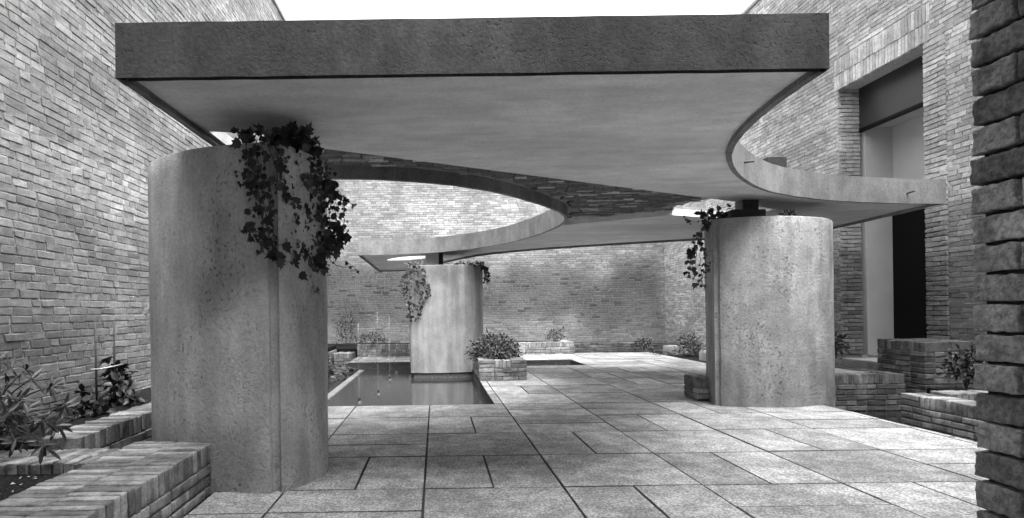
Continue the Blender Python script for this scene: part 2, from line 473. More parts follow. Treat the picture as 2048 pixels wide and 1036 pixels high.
def put_brick(root, mat, c, dims, rough=False, ch=.006, jit=.0025):
    me = rough_template(dims, mat, len(TEMPL), (9, 6, 6) if max(dims) > .2 else (6, 5, 5), .0042, .006) if rough else brick_template(dims, mat, ch, jit)
    o = link('brick', me, None, root)
    o.matrix_basis = Matrix.Translation(Vector(c) + Vector((random.gauss(0, .0018), random.gauss(0, .0018), random.gauss(0, .0018)))) @ \
        Matrix.Rotation(random.gauss(0, .008), 4, 'Z') @ Matrix.Rotation(random.gauss(0, .008), 4, 'X' if random.random() < .5 else 'Y')
    return o
def low_wall(root, mat, x0, x1, y0, y1, z0, flat_courses, rough=False, cap=True, stretcher_ends=(), long=None, core=None, zshift=0):
    """free-standing low brick wall: flat courses in two skins, then a row of bricks on edge along the top"""
    ax = long or ('x' if x1 - x0 > y1 - y0 else 'y')
    a0, a1, b0, b1 = (x0, x1, y0, y1) if ax == 'x' else (y0, y1, x0, x1)
    def P(a, b, z): return (a, b, z) if ax == 'x' else (b, a, z)
    def D(a, b, h): return (a, b, h) if ax == 'x' else (b, a, h)
    T = b1 - b0; skin = .115 if T > .2 else T
    z = z0
    for r in range(flat_courses):
        for side in ((0, 1) if T > .2 else (0,)):
            s = a0 - (random.choice((.0, .12)) if r % 2 else .0) ; k = 0
            while s < a1 - .02:
                L = .24 if random.random() < .75 else .115
                u, v = max(s, a0), min(s + L, a1)
                if a1 - v < .05: v = a1
                if v - u > .03:
                    b = b0 + skin/2 if side == 0 else b1 - skin/2
                    put_brick(root, mat, P((u+v)/2, b, z + COURSE/2), D(round((v-u), 2) - .004, skin, .056), rough)
                s = max(s + L, v) + .01
        if T > .3:            # end faces of a thick wall
            for e in (a0, a1):
                b = b0 + skin + .01
                while b < b1 - skin - .03:
                    w = min(.24, b1 - skin - .01 - b)
                    put_brick(root, mat, P(e + (.0575 if e == a0 else -.0575), b + w/2, z + COURSE/2), D(.115, round(w, 2) - .004, .056), rough)
                    b += w + .01
        z += COURSE
    if cap:
        s, e = a0, a1
        n = max(1, round(T / .26)); w = T / n
        if 0 in stretcher_ends:
            for q in range(2):
                for j in range(2): put_brick(root, mat, P(a0 + .12, b0 + T * (.25 + .5*j), z + COURSE/2 + q*COURSE - .003*q), D(.24, T/2 - .01, .056), rough)
            s = a0 + .25
        if 1 in stretcher_ends:
            for q in range(2):
                for j in range(2): put_brick(root, mat, P(a1 - .12, b0 + T * (.25 + .5*j), z + COURSE/2 + q*COURSE - .003*q), D(.24, T/2 - .01, .056), rough)
            e = a1 - .25
        while s < e - .03:
            for j in range(n):
                dz = random.gauss(0, .0025)
                put_brick(root, mat, P(s + .028, b0 + w * (j + .5), z + .0625 + dz), D(.055, round(w, 2) - .008, .122), rough)
            s += .0645
        z += .127
    ctop = z - .016
    core_o = box('mortar_core', x0 + .011, x1 - .011, y0 + .011, y1 - .011, z0 - .3, ctop + .004, core or M['mortar_dark'], root)
    return z

# ------------------------------------------------------------------ ground, paving, pools
W_L, W_R, W_B = -3.25, 6.83, 18.5
g = box('ground', -60, 60, -40, 80, -.9, -.6, M['soil']); tag(g, 'dark earth under the courtyard', None, None, 'structure')
TX, TY, MOD = -.09, 3.92, .88
def tx(k): return TX + k * MOD
PX1 = 4.38
regions = [(-1.42, PX1, 1.5, 7.43), (-2.24, -1.42, 4.12, 7.43), (.68, PX1, 7.43, 12.5), (3.01, PX1, 12.5, 13.9), (PX1, 5.46, 9.4, 13.9), (-2.0, 5.46, 13.9, 15.98)]
paving = empty('paving', (0, 0, 0), 'pale paving of square and half slabs across the courtyard floor', None, None, 'structure')
bm = bmesh.new()
for (a, b, c, d) in regions: box_bm(bm, a + .012, b - .012, c + .012, d - .012, -.6, -.022)
link('joint_bed', bm_mesh('joint_bed', bm), M['joint'], paving)
split = {(-1, 1): 'v', (0, 0): None, (-1, 0): 'h', (1, 0): 'v', (0, 1): 'v', (1, 1): None, (0, 2): None, (-1, 2): 'h', (1, 2): 'v', (0, 3): 'v', (-1, 3): None, (1, 3): 'h',
         (-1, 4): None, (0, 4): None, (1, 4): 'h', (2, 2): None, (2, 1): 'v', (2, 0): 'h', (3, 0): 'v', (3, 1): None, (2, 3): 'v', (2, 4): 'h', (3, 2): 'v', (3, 3): None, (4, 1): 'h', (4, 0): None, (4, 2): None}
slab_tmpl = {}
def slab(x0, x1, y0, y1):
    for (a, b, c, d) in regions:
        u0, u1, v0, v1 = max(x0, a), min(x1, b), max(y0, c), min(y1, d)
        if u1 - u0 < .05 or v1 - v0 < .05: continue
        w, h = round(u1 - u0 - .007, 3), round(v1 - v0 - .010, 3)
        key = (w, h)
        if key not in slab_tmpl:
            bm = bmesh.new(); n = max(2, int(w / .09)); m = max(2, int(h / .09))
            # slab with a slightly chipped, wandering edge
            top = {}
            ring = [(i / n, 0) for i in range(n)] + [(1, j / m) for j in range(m)] + [(1 - i / n, 1) for i in range(n)] + [(0, 1 - j / m) for j in range(m)]
            o = Vector((random.random() * 50, random.random() * 50, 0))
            def pt(q, ins, z):
                x, y = (q[0] - .5) * (w - 2*ins), (q[1] - .5) * (h - 2*ins)
                nn = mnoise.noise_vector(Vector((x * 9, y * 9, 0)) + o) * .0035
                return bm.verts.new((x + nn.x, y + nn.y, z))
            rt = [pt(q, .0045, 0) for q in ring]; rm = [pt(q, 0, -.006) for q in ring]; rb = [pt(q, .002, -.05) for q in ring]
            bm.faces.new(rt)
            for A, B in ((rt, rm), (rm, rb)):
                for i in range(len(ring)): bm.faces.new((A[i], B[i], B[(i+1) % len(ring)], A[(i+1) % len(ring)]))
            bm.faces.ensure_lookup_table()
            for f in bm.faces[1:]: f.material_index = 1          # damp, mossy arris
            me = bm_mesh('paving_slab', bm); me.materials.append(M['paving']); me.materials.append(M['joint']); slab_tmpl[key] = me
        o = link('paving_slab', slab_tmpl[key], None, paving)
        o.matrix_basis = Matrix.Translation(((u0+u1)/2, (v0+v1)/2, random.uniform(-.002, .003))) @ Matrix.Rotation(random.gauss(0, .0012), 4, 'X') @ Matrix.Rotation(random.gauss(0, .0012), 4, 'Y')
for k in range(-3, 7):
    for m in range(-3, 15):
        x0, x1, y0, y1 = tx(k), tx(k+1), TY + (m-1) * MOD, TY + m * MOD
        sp = split.get((k, m), random.choice((None, None, 'v', 'h')))
        if sp == 'v': slab(x0, (x0+x1)/2, y0, y1); slab((x0+x1)/2, x1, y0, y1)
        elif sp == 'h': slab(x0, x1, y0, (y0+y1)/2); slab(x0, x1, (y0+y1)/2, y1)
        else: slab(x0, x1, y0, y1)

def sheet(name, x0, x1, y0, y1, z, mat, n=1):
    vs = [(x0 + (x1-x0)*i/n, y0 + (y1-y0)*j/n, z) for j in range(n+1) for i in range(n+1)]
    return link(name, mesh(name, vs, [(j*(n+1)+i, j*(n+1)+i+1, (j+1)*(n+1)+i+1, (j+1)*(n+1)+i) for j in range(n) for i in range(n)]), mat)
w = sheet('pool_water', -1.64, 3.4, 7.40, 13.95, -.15, M['water']); tag(w, 'still grey water of the long pool', None, None, 'structure')
w = sheet('lily_pond_water', -2.6, -1.64, 7.40, 15.5, -.152, M['water_dark']); tag(w, 'dark water of the narrow lily pond along the kerb', None, None, 'structure')
k = box('pool_kerb', -1.70, -1.58, 7.46, 13.55, -.5, -.13, M['kerb'], None, .008); tag(k, 'pale submerged kerb between pool and lily pond', None, None, 'structure')
w = sheet('channel_water', 4.36, 6.83, 1.5, 9.4, -.2, M['water_dark']); tag(w, 'dark narrow water channel right of the paving', None, None, 'structure')

# ------------------------------------------------------------------ tall courtyard walls
root = box('brick_wall', W_L - .4, W_L - .0045, 1.2, W_B + .4, -.6, 7.5, M['mortar'])
tag(root, 'tall pale brick wall along the left side, behind shrubs and canes', 'wall')
wall_bricks(root, M['brick_left'], (W_L, 3.0), (0, 1), (1, 0), 15.5, .0, 7.5, rects((0, 228, 0, 850), (228, 300, 300, 780), (240, 555, 0, 36)), proud=.008, jit=.0042)
box('coping', W_L - .42, W_L + .05, 1.2, W_B + .4, 7.5, 7.56, M['concrete_plain'], root)
root = box('brick_wall', W_L - .02, W_R + .02, W_B + .0055, W_B + .4, -.6, 7.5, M['mortar_mid'])
tag(root, 'tall back brick wall facing the viewer, dark stained across its middle', 'wall')
wall_bricks(root, M['brick_back'], (W_L, W_B), (1, 0), (0, -1), W_R - W_L, .0, 7.5, rects((672, 1060, 368, 470), (725, 812, 550, 690), (975, 1320, 505, 680), (662, 730, 590, 680)), proud=.004, jit=.0018)
box('coping', W_L - .02, W_R + .02, W_B - .05, W_B + .42, 7.5, 7.56, M['concrete_plain'], root)
# right wall with the doorway
D0, D1, DH, REV = 8.61, 10.47, 4.75, .38
root = empty('brick_wall', (W_R, 9, 0), 'tall pale brick wall on the right with the high doorway', 'wall')
bm = bmesh.new()
box_bm(bm, W_R + .0065, W_R + REV, 1.2, D0 - .03, -.6, 7.5); box_bm(bm, W_R + .0065, W_R + REV, D1 + .03, W_B + .4, -.6, 7.5)
box_bm(bm, W_R + .0065, W_R + REV, D0 - .03, D1 + .03, DH + .03, 7.5)
link('mortar_core', bm_mesh('mortar_core', bm), M['mortar'], root)
vis_r = rects((1662, 1935, 0, 345), (1500, 1655, 230, 320), (1335, 1405, 500, 690), (1852, 1930, 400, 690))
Y0 = 4.4
slits = [(10.60 - Y0, 10.67 - Y0, 5.8, 6.18), (9.72 - Y0, 9.79 - Y0, 5.95, 6.35)]
LINT = .53
vents = [(13.2 + .32 * i - Y0, 13.32 + .32 * i - Y0, zz, zz + .27) for i in range(4) for zz in (.62, 1.10)]
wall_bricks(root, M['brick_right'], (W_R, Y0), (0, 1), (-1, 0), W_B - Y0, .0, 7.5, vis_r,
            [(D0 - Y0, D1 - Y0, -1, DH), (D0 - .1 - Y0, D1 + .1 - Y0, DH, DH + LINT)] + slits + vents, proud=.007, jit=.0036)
# soldier-course lintel: tall bricks on end, two high
y = D0 - .1
while y < D1 + .06:
    for j in range(2):
        me = brick_template((.055, .06, .25), M['brick_right'], .004, .003, 6, False)
        o = link('brick', me, None, root); o.location = (0, 0, 0)
        o.matrix_basis = Matrix.Translation((W_R + .03 - random.uniform(.004, .012), y + .03, DH + .13 + j * .262)) @ Matrix.Rotation(math.pi/2, 4, 'Z')
    y += .0655
# reveals: bricks of both jambs, facing into the opening
for yy, sgn in ((D1, -1), (D0, 1)):
    z = .3; r = 0
    while z < DH - .02:
        x = W_R + .006; k = r
        while x < W_R + REV - .02:
            L = (.24 if k % 2 else .115); L = min(L, W_R + REV - x)
            if L > .03:
                me = brick_template((round(L, 2), .06, .056), M['brick_right'], .004, .0025, 6, False)
                o = link('brick', me, None, root)
                o.matrix_basis = Matrix.Translation((x + L/2, yy - sgn * .03 + sgn * random.uniform(0, .004), z + .03))
            x += L + .01; k += 1
        z += COURSE; r += 1
# pilaster strip beside the opening
pil = 0
z = .1; r = 0
while z < DH - .03:
    L = .36
    cuts = ((0, .24), (.25, .36)) if r % 2 else ((0, .115), (.125, .36))
    for (a, b) in cuts:
        me = brick_template((round(b-a, 3), .06, .056), M['brick_right'], .005, .003, 6, False)
        o = link('brick', me, None, root)
        o.matrix_basis = Matrix.Translation((W_R + .0 + random.uniform(-.003, .003), D0 - .005 - (a+b)/2, z + .03)) @ Matrix.Rotation(math.pi/2, 4, 'Z')
    z += COURSE; r += 1
box('coping', W_R - .05, W_R + REV + .02, 1.2, W_B + .4, 7.5, 7.56, M['concrete_plain'], root)
# what stands inside the doorway
XI = W_R + REV
door = empty('doorway', (XI, D0, .3), 'tall doorway with dark upper panel, white inner wall and black glazing', 'doorway')
box('lintel_panel', XI - .02, XI + .05, D0 - .05, D1 + .05, 4.1, DH + .1, M['panel_dark'], door)
box('panel_lip', XI - .03, XI + .06, D0 - .05, D1 + .05, 4.055, 4.098, M['black'], door)
box('inner_wall', XI + .06, XI + 3.2, D1 - .02, D1 + .2, .28, 4.4, M['inner'], door)
box('inner_ceiling', XI + .06, XI + 3.2, D0 - 1.8, D1 - .022, 4.12, 4.3, M['inner'], door)
box('transom_wall', XI + .52, XI + .8, D0 - 1.8, D1 - .022, 2.9, 4.118, M['inner'], door)
box('dark_glazing', XI + .50, XI + .68, D0 - 1.8, D1 - .022, .30, 2.86, M['black'], door)
box('glazing_head', XI + .46, XI + .7, D0 - 1.8, D1 - .022, 2.862, 2.898, M['steel'], door)
box('back_wall', XI + 3.2, XI + 3.4, D0 - 1.8, D1 + .2, .28, 4.4, M['panel_dark'], door)
tube('handrail', [(XI + .45, D0 - .2, 1.28), (XI + .45, D0 + .62, 1.28)], .012, M['panel_dark'], door)
box('floor_slab', XI + .062, XI + 3.2, D0 - 1.8, D1 - .022, .1, .298, M['concrete_plain'], door)
st = box('stone_step', 6.28, 7.2, 8.78, 9.62, -.1, .31, M['plaster_white'], None, .012); tag(st, 'pale stone step below the tall doorway', 'step')
st.data.materials[0] = M['concrete_plain']

# ------------------------------------------------------------------ building the camera looks out of (rough dark pier at the right)
FY0, FY1, PXL = 1.02, 1.43, 1.238
fac = empty('entrance_building', (PXL, FY1, 0), 'rough dark brick pier of the entrance, nearest at the right edge', 'building')
bm = bmesh.new()
box_bm(bm, PXL + .02, 7.2, FY0 + .02, FY1 - .014, -.5, 6.2)
box_bm(bm, -3.6, -1.55, FY0 + .02, FY1 - .03, -.5, 6.2)
box_bm(bm, -1.55, PXL + .03, FY0 + .02, FY1 - .03, 2.75, 6.2)
link('mortar_core', bm_mesh('mortar_core', bm), M['mortar_black'], fac)
box('room_ceiling', -3.6, 7.2, -5, FY0 + .018, 2.8, 3.0, M['plaster_white'], fac)
box('room_floor', -3.6, 7.2, -5, 1.49, -.5, -.02, M['concrete_plain'], fac)
box('room_back_wall', -3.6, 7.2, -5.2, -5.001, -.5, 3.0, M['plaster_white'], fac)
z = -.08; r = 0
while z < 2.7:
    y = FY1; k = r % 2
    while y > FY0 + .03:
        L = .108 if k else .235
        L = min(L, y - FY0)
        if L > .05:
            me = rough_template((round(L, 3), .11, .058), M['brick_pier'], 5, (20, 6, 8) if L > .15 else (10, 6, 8), .006, .0032)
            o = link('brick', me, None, fac)
            o.matrix_basis = Matrix.Translation((PXL + .055 + random.uniform(-.003, .004), y - L/2 + random.uniform(-.004, .004), z + .029)) @ Matrix.Rotation(math.pi/2 if random.random() < .5 else -math.pi/2, 4, 'Z') @ Matrix.Rotation(random.gauss(0, .01), 4, 'Y')
        y -= L + .014; k = 1 - k
    z += COURSE * 1.0; r += 1
# building's unseen courtyard face, height and pale brick shaped for shade and bounce light
xs = []
cen, half = [], []
for i in range(int(6.2 / COURSE)):
    zc = -.05 + i * COURSE; s = -3.3 + (i % 2) * -.12
    while s < 6.9:
        mid = s + .12
        if not (-1.6 < mid < PXL + .14 and zc < 2.8):
            cen.append((mid, FY1 - .03, zc)); half.append((.118, .03, .029))
        s += .25
cen = np.array(cen); half = np.array(half)
joined_bricks('brickwork', cen, half, np.array([[-1., 0, 0], [0, -1., 0], [0, 0, 1.]]), .004, .002, M['brick_right'], fac, RNG.random(len(cen)))

# ------------------------------------------------------------------ columns
def smooth_plan(arcs, n=5):
    out = []
    for a in arcs:
        q = [(p.x, p.y) for p in catmull(a, n)] if len(a) > 2 else a
        out += q
    res = [out[0]]
    for p in out[1:]:
        if (Vector(p) - Vector(res[-1])).length > .004: res.append(p)
    if (Vector(res[0]) - Vector(res[-1])).length < .004: res.pop()
    return res
def ccw(p):
    a = sum(p[i-1][0] * p[i][1] - p[i][0] * p[i-1][1] for i in range(len(p)))
    return p if a > 0 else p[::-1]
def column(name, plan, z0, z1, mat, label, group='concrete columns under the canopy', levels=22):
    plan = ccw(plan); cx = sum(p[0] for p in plan) / len(plan); cy = sum(p[1] for p in plan) / len(plan)
    root = empty(name, (cx, cy, z0), label, 'column', group)
    bm = bmesh.new(); rings = []; n = len(plan); o = Vector((cx * 3, cy * 3, 1))
    zs = [z0 + (z1 - .02 - z0) * i / levels for i in range(levels + 1)]
    prof = [(z, 0) for z in zs] + [(z1 - .008, .005), (z1, .02)]
    for z, ins in prof:
        pp = offset_poly(plan, ins) if ins else plan
        ring = []
        for i, p in enumerate(pp):
            a, b = Vector(pp[i-1]), Vector(pp[(i+1) % n]); t = (b - a).normalized(); nr = Vector((t.y, -t.x))
            d = mnoise.noise(Vector((p[0] * 2.2, p[1] * 2.2, z * 1.6)) + o) * .006 + mnoise.noise(Vector((p[0] * 9, p[1] * 9, z * 8)) + o) * .0022
            ring.append(bm.verts.new((p[0] + nr.x * d, p[1] + nr.y * d, z)))
        rings.append(ring)
    for a, b in zip(rings, rings[1:]):
        for i in range(n): bm.faces.new((a[i], a[(i+1) % n], b[(i+1) % n], b[i]))
    bm.faces.new(rings[-1])
    me = bm_mesh('shaft', bm, True); me.set_sharp_from_angle(angle=math.radians(32)); link('shaft', me, mat, root)
    # planted earth in the hollow top
    inner = offset_poly(plan, .14)
    b2 = prism(inner, z1 - .04, z1 + .006); link('soil', bm_mesh('soil', b2), M['soil'], root)
    return root, plan
LEFTP = smooth_plan([
    [(-.98, 3.886), (-.90, 3.985), (-.82, 4.2), (-.785, 4.43), (-.855, 4.8), (-.97, 5.1), (-1.2, 5.38), (-1.55, 5.5), (-1.85, 5.35), (-2.06, 5.05), (-2.125, 4.7), (-2.04, 4.42), (-1.88, 4.22), (-1.72, 4.09), (-1.5, 3.97), (-1.3, 3.905), (-1.14, 3.875), (-1.045, 3.868)],
    [(-1.04, 3.905), (-1.0, 3.915), (-.985, 3.888)]])
colL, LEFTP = column('concrete_column', LEFTP, -.03, 2.195, M['column'], 'nearest and largest concrete column, ivy hanging over its right shoulder')
RIGHTP = smooth_plan([
    [(3.225, 7.035), (3.34, 6.965), (3.52, 6.90), (3.71, 6.865), (3.95, 6.875), (4.2, 6.95), (4.45, 7.07), (4.66, 7.27), (4.83, 7.55), (4.86, 7.8), (4.75, 8.1), (4.4, 8.3), (4.0, 8.32), (3.65, 8.15), (3.42, 7.85), (3.29, 7.55), (3.225, 7.25), (3.19, 7.12), (3.175, 7.075)],
    [(3.205, 7.07), (3.218, 7.06)]])
colR, RIGHTP = column('concrete_column', RIGHTP, -.35, 2.13, M['column_mid'], 'right concrete column standing at the edge of the paving')
BACKP = smooth_plan([
    [(-.465, 11.86), (-.3, 11.83), (0, 11.80), (.3, 11.82), (.58, 11.9), (.8, 12.1), (.93, 12.4), (.955, 12.75), (.85, 13.05), (.6, 13.27), (.25, 13.35), (-.1, 13.3), (-.4, 13.1), (-.53, 12.7), (-.51, 12.3), (-.495, 12.02), (-.492, 11.885)],
    [(-.475, 11.885), (-.47, 11.875)]])
colB, BACKP = column('concrete_column', BACKP, -.05, 2.01, M['column_back'], 'farthest palest concrete column standing in the pool')
b2 = prism(offset_poly(BACKP, .03), -.6, -.048); link('footing', bm_mesh('footing', b2), M['mortar_dark'], colB)

# ------------------------------------------------------------------ canopy
H0, SLOPE = 2.45, .0135
right_arc = [(2.147, 3.352), (2.153, 3.5), (2.165, 3.77), (2.185, 3.99), (2.214, 4.21), (2.256, 4.45), (2.333, 4.757), (2.418, 5.01), (2.54, 5.28), (2.786, 5.7), (3.12, 6.15), (3.51, 6.56), (3.86, 6.83), (4.367, 7.11), (4.905, 7.315), (5.437, 7.45), (5.9, 7.53), (6.232, 7.55)]
rear_arc = [(6.24, 10.45), (5.5, 10.62), (4.713, 10.88), (3.896, 11.2), (3.065, 11.56), (1.944, 12.15), (1.084, 12.88), (.581, 13.74), (.159, 14.8), (-.1, 15.8), (-.26, 16.75)]
left_arc = [(-1.575, 12.57), (-.669, 12.49), (-.09, 12.3), (.48, 11.88), (.873, 11.46), (1.25, 10.9), (1.56, 10.05), (1.71, 9.4), (1.775, 8.9), (1.765, 8.5), (1.69, 8.13), (1.55, 7.79), (1.35, 7.46), (1.13, 7.14), (.67, 6.57), (.222, 6.2), (-.29, 5.95), (-.939, 5.815), (-1.62, 5.86)]
outline = [(-1.713, 3.35)] + [(p.x, p.y) for p in catmull(right_arc, 5)] + [(p.x, p.y) for p in catmull(rear_arc, 5)] + [(-1.545, 16.93)] + [(p.x, p.y) for p in catmull(left_arc, 5)]
outline = ccw(outline)
inner = offset_poly(outline, .045); mid = offset_poly(outline, .022)
hole_l = [(-1.60, 4.42), (-1.2, 4.5), (-.95, 4.76), (-.93, 4.92), (-1.0, 5.2), (-1.3, 5.35), (-1.58, 5.2)]
hole_r = [(3.39, 7.36), (3.78, 7.59), (4.39, 8.0), (4.3, 8.5), (3.9, 8.65), (3.2, 8.35), (3.14, 8.1)]
hole_b = [(p.x, p.y) for p in catmull([(-1.09, 13.96), (-.76, 13.4), (-.37, 13.2), (.06, 13.13), (-.05, 13.5), (-.54, 14.0), (-.9, 14.06)], 4, True)]
can = empty('canopy', (1.0, 8.0, H0), 'large concrete canopy with scooped curved sides resting on three columns', 'canopy')
def tilt(bm):
    for v in bm.verts: v.co.z += H0 - SLOPE * v.co.y
    return bm
bm = tilt(prism(outline, 0, .30, [inner]))
# densify the long faces so the rough arris can wander a little
bmesh.ops.subdivide_edges(bm, edges=[e for e in bm.edges if e.calc_length() > .4 and abs(e.verts[0].co.z - e.verts[1].co.z) < .1], cuts=24)
for v in bm.verts:
    n = mnoise.noise_vector(v.co * 5) * .003 + mnoise.noise_vector(v.co * 23) * .002
    v.co += n
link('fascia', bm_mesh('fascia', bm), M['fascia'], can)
bm = tilt(prism(mid, .127, .165, [hole_l, hole_r, hole_b])); link('deck', bm_mesh('deck', bm), M['concrete_plain'], can)
# two plaster soffits with a brick strip between them, running from bearing to bearing
hA, hB = (-.93, 4.86), (3.69, 7.48)      # front edge of the strip
hC, hD = (1.91, 9.09), (3.2, 8.33)       # rear edge of the strip
def line_side(p, a, b): return (b[0]-a[0])*(p[1]-a[1]) - (b[1]-a[1])*(p[0]-a[0])
def clip(poly, a, b, keep):
    out = []
    for i in range(len(poly)):
        p, q = poly[i-1], poly[i]; sp, sq = line_side(p, a, b) * keep, line_side(q, a, b) * keep
        if sp >= 0: out.append(p)
        if (sp >= 0) != (sq >= 0):
            t = sp / (sp - sq); out.append((p[0] + (q[0]-p[0])*t, p[1] + (q[1]-p[1])*t))
    return out
front_region = clip(mid, hA, hB, -1)
# keep the front plate on its own side of the right bearing, bounded by the right scoop and the hole
far_limit = ((3.69, 7.48), (6.3, 9.3))
def ring_split(poly, holes):
    return poly, holes
# front plate: everything south of the strip's front edge line and its continuation along the hole to the right tip
rear_region = clip(mid, hD, hC, -1)
bm = tilt(prism(front_region, .035, .1265, [])) ; fr = bm
def poly_holes(poly, holes):
    """holes wholly inside stay holes; holes that cross the edge are clipped off by boolean"""
    return tilt(prism(poly, .035, .1265, holes))
fr.free()
def inside(p, poly):
    c = False
    for i in range(len(poly)):
        a, b = poly[i-1], poly[i]
        if (a[1] > p[1]) != (b[1] > p[1]) and p[0] < (b[0]-a[0])*(p[1]-a[1])/(b[1]-a[1]) + a[0]: c = not c
    return c
# plan of the brick strip: a long lens from the left bearing hole to the right bearing hole, scooped by the left cut-out
strip = [hA, hB, (3.9, 7.9), hD, hC, (1.2, 9.5), (-.4, 8.6), (-1.6, 6.4), (-1.6, 5.25)]
soff = mid
bmS = tilt(prism(mid, .035, .1265, []))
tmp = link('soffit', bm_mesh('soffit', bmS), M['soffit'], None)
def cutter(poly):
    b = prism(poly, 1.5, 3.5); return link('cut', bm_mesh('cut', b))
cuts = [cutter(strip), cutter(hole_l), cutter(hole_r), cutter(hole_b)]
for c in cuts:
    md = tmp.modifiers.new('b', 'BOOLEAN'); md.operation = 'DIFFERENCE'; md.solver = 'EXACT'; md.object = c
dg = bpy.context.evaluated_depsgraph_get(); dg.update()
me = bpy.data.meshes.new_from_object(tmp.evaluated_get(dg), depsgraph=dg)
bpy.data.objects.remove(tmp)
for c in cuts: bpy.data.objects.remove(c)
me.materials.clear(); link('soffit', me, M['soffit'], can)
# thin infill bricks, laid flat in the strip (courses run left to right)
cands = []
y = 4.8; r = 0
while y < 9.6:
    x = -1.7 + random.random() * .2
    while x < 4.2:
        L = random.choice((.16, .19, .22, .12))
        c = (x + L/2, y)
        if inside(c, strip) and all(inside((c[0] + q * (L/2 + .03), c[1] + w * .05), inner) for q in (-1, 0, 1) for w in (-1, 1)) and not inside(c, hole_l) and not inside(c, hole_r): cands.append((c, L))
        x += L + .012
    y += .072; r += 1
keyf = lambda cL: cL[0][1]
cands.sort(key=keyf)
for i, (c, L) in enumerate(cands[:300]):
    dz = random.choice((0, 0, .001, .002, .003))
    me = brick_template((L, .06, .03), M['brick_soffit'], .004, .002)
    o = link('brick', me, None, can); o.location = (0, 0, 0)
    o.matrix_basis = Matrix.Translation((c[0], c[1], H0 - SLOPE * c[1] + .118 - dz)) @ Matrix.Rotation(random.gauss(0, .005), 4, 'Z')
rest = cands[300:]
if rest:
    cen = np.array([(c[0], c[1], H0 - SLOPE * c[1] + .118 - random.choice((0, 0, .001, .002, .003))) for c, L in rest]); half = np.array([(L/2, .03, .015) for c, L in rest])
    joined_bricks('brick_infill', cen, half, np.eye(3), .004, .002, M['brick_soffit'], can, RNG.random(len(cen)), False)
# bearings and small fittings
def bearing(x0, x1, y0, y1, z0, z1, plinth, name='bearing_block', mat=M['steel']):
    o = box(name, x0, x1, y0, y1, z0, z1, mat, can, .006)
    return o
zr = lambda y: H0 - SLOPE * y
bearing(3.63, 3.82, 7.3, 7.5, 2.26, zr(7.4) + .045, None); bearing(3.46, 3.86, 7.22, 7.6, 2.10, 2.26, None, 'bearing_plate')
bearing(-.2, .065, 12.62, 12.95, 2.0, zr(12.8) + .045, None, 'bearing_block', M['plaster_white']); bearing(.07, .16, 12.66, 12.9, 2.0, zr(12.8) + .045, None)  # block's lit left face painted in as a white box
bearing(-1.2, -1.0, 4.5, 4.72, 2.18, zr(4.3) + .045, None)
box('upstand', 4.24, 4.5, 7.9, 8.35, zr(8) + .16, 3.03, M['steel'], can, .01)
def spout(p, d):
    p = Vector(p); d = Vector(d).normalized()
    tube('drain_spout', [p - d * .03, p + d * .05, p + d * .09 + Vector((0, 0, -.004))], .009, M['steel'], can)
spout((3.0, 6.0, zr(6) + .15), (.75, -.7, 0)); spout((5.72, 7.5, zr(7.5) + .12), (.25, -.95, .15))

# ------------------------------------------------------------------ low brick walls and planters
GRP = 'low brick planter walls'
def planter(name, loc, label, cat='planter'): return empty(name, loc, label, cat, GRP)
e = planter('brick_planter', (-1.7, 3, 0), 'broad low brick planter in the lower left corner, butting the nearest column')
low_wall(e, M['brick_low'], -1.985, -1.45, 1.75, 4.08, -.03, 3, True)
low_wall(e, M['brick_low'], -3.2, -1.99, 3.48, 3.88, -.03, 3, False, True, (), 'x')
soil = box('soil', -3.25, -1.99, 1.5, 3.475, -.6, .24, M['soil'], None); tag(soil, 'bare dark soil flecked with pale petals', None, None, 'structure')
bm = bmesh.new()
for i in range(90):
    x, y = random.uniform(-2.9, -2.05), random.uniform(2.3, 3.4); s = random.uniform(.006, .014)
    a = random.random() * 6.28
    vs = [bm.verts.new((x + s*math.cos(a + t), y + s*math.sin(a + t) * .7, .244 + random.uniform(0, .01))) for t in (0, 1.7, 3.2, 4.6)]
    bm.faces.new(vs)
fl = link('fallen_petals', bm_mesh('fallen_petals', bm), M['fleck']); tag(fl, 'pale petals scattered on dark soil', None, None, 'stuff')
gw = planter('low_brick_wall', (-2.4, 6, 0), 'long low brick bed wall running beside the left wall, topped with upright bricks', 'low wall')
low_wall(gw, M['brick_low'], -2.52, -2.25, 3.9, 11.0, -.03, 4)
bed = box('soil', -3.25, -2.525, 3.88, 15.6, -.6, .31, M['soil'], None); tag(bed, 'planting bed soil along the left wall', None, None, 'structure')
hw = planter('low_brick_wall', (-2.55, 13, 0), 'short brick wall end seen past the nearest column, left of the lily pond', 'low wall')
low_wall(hw, M['brick_low'], -2.75, -2.5, 11.0, 15.55, -.25, 5)
iw = planter('brick_block', (-2.2, 15.3, 0), 'small brick block at the far left corner of the pool', 'brick block')
low_wall(iw, M['brick_low'], -2.48, -2.02, 14.9, 15.5, -.25, 4, False, True, (), 'x')
jw = planter('brick_planter', (.5, 15.7, 0), 'long pale brick planter before the back wall, behind the farthest column')
low_wall(jw, M['brick_lowpale'], -2.0, 3.49, 15.62, 15.88, -.02, 3)
low_wall(jw, M['brick_lowpale'], 3.235, 3.49, 15.88, 17.2, -.02, 3)
bed = box('soil', -3.25, 3.23, 15.87, 18.48, -.6, .2, M['soil'], None); tag(bed, 'planting bed soil below the back wall', None, None, 'structure')
kw = planter('low_brick_wall', (4.5, 16.8, 0), 'dark low stack of brick courses against the back wall', 'low wall')
low_wall(kw, M['brick_lowdark'], 3.5, 6.6, 16.7, 16.95, -.05, 4, False, False)
bed = box('soil', 3.5, 6.8, 15.985, 16.69, -.6, -.02, M['soil'], None); tag(bed, 'dark soil strip at the far edge of the paving', None, None, 'structure')
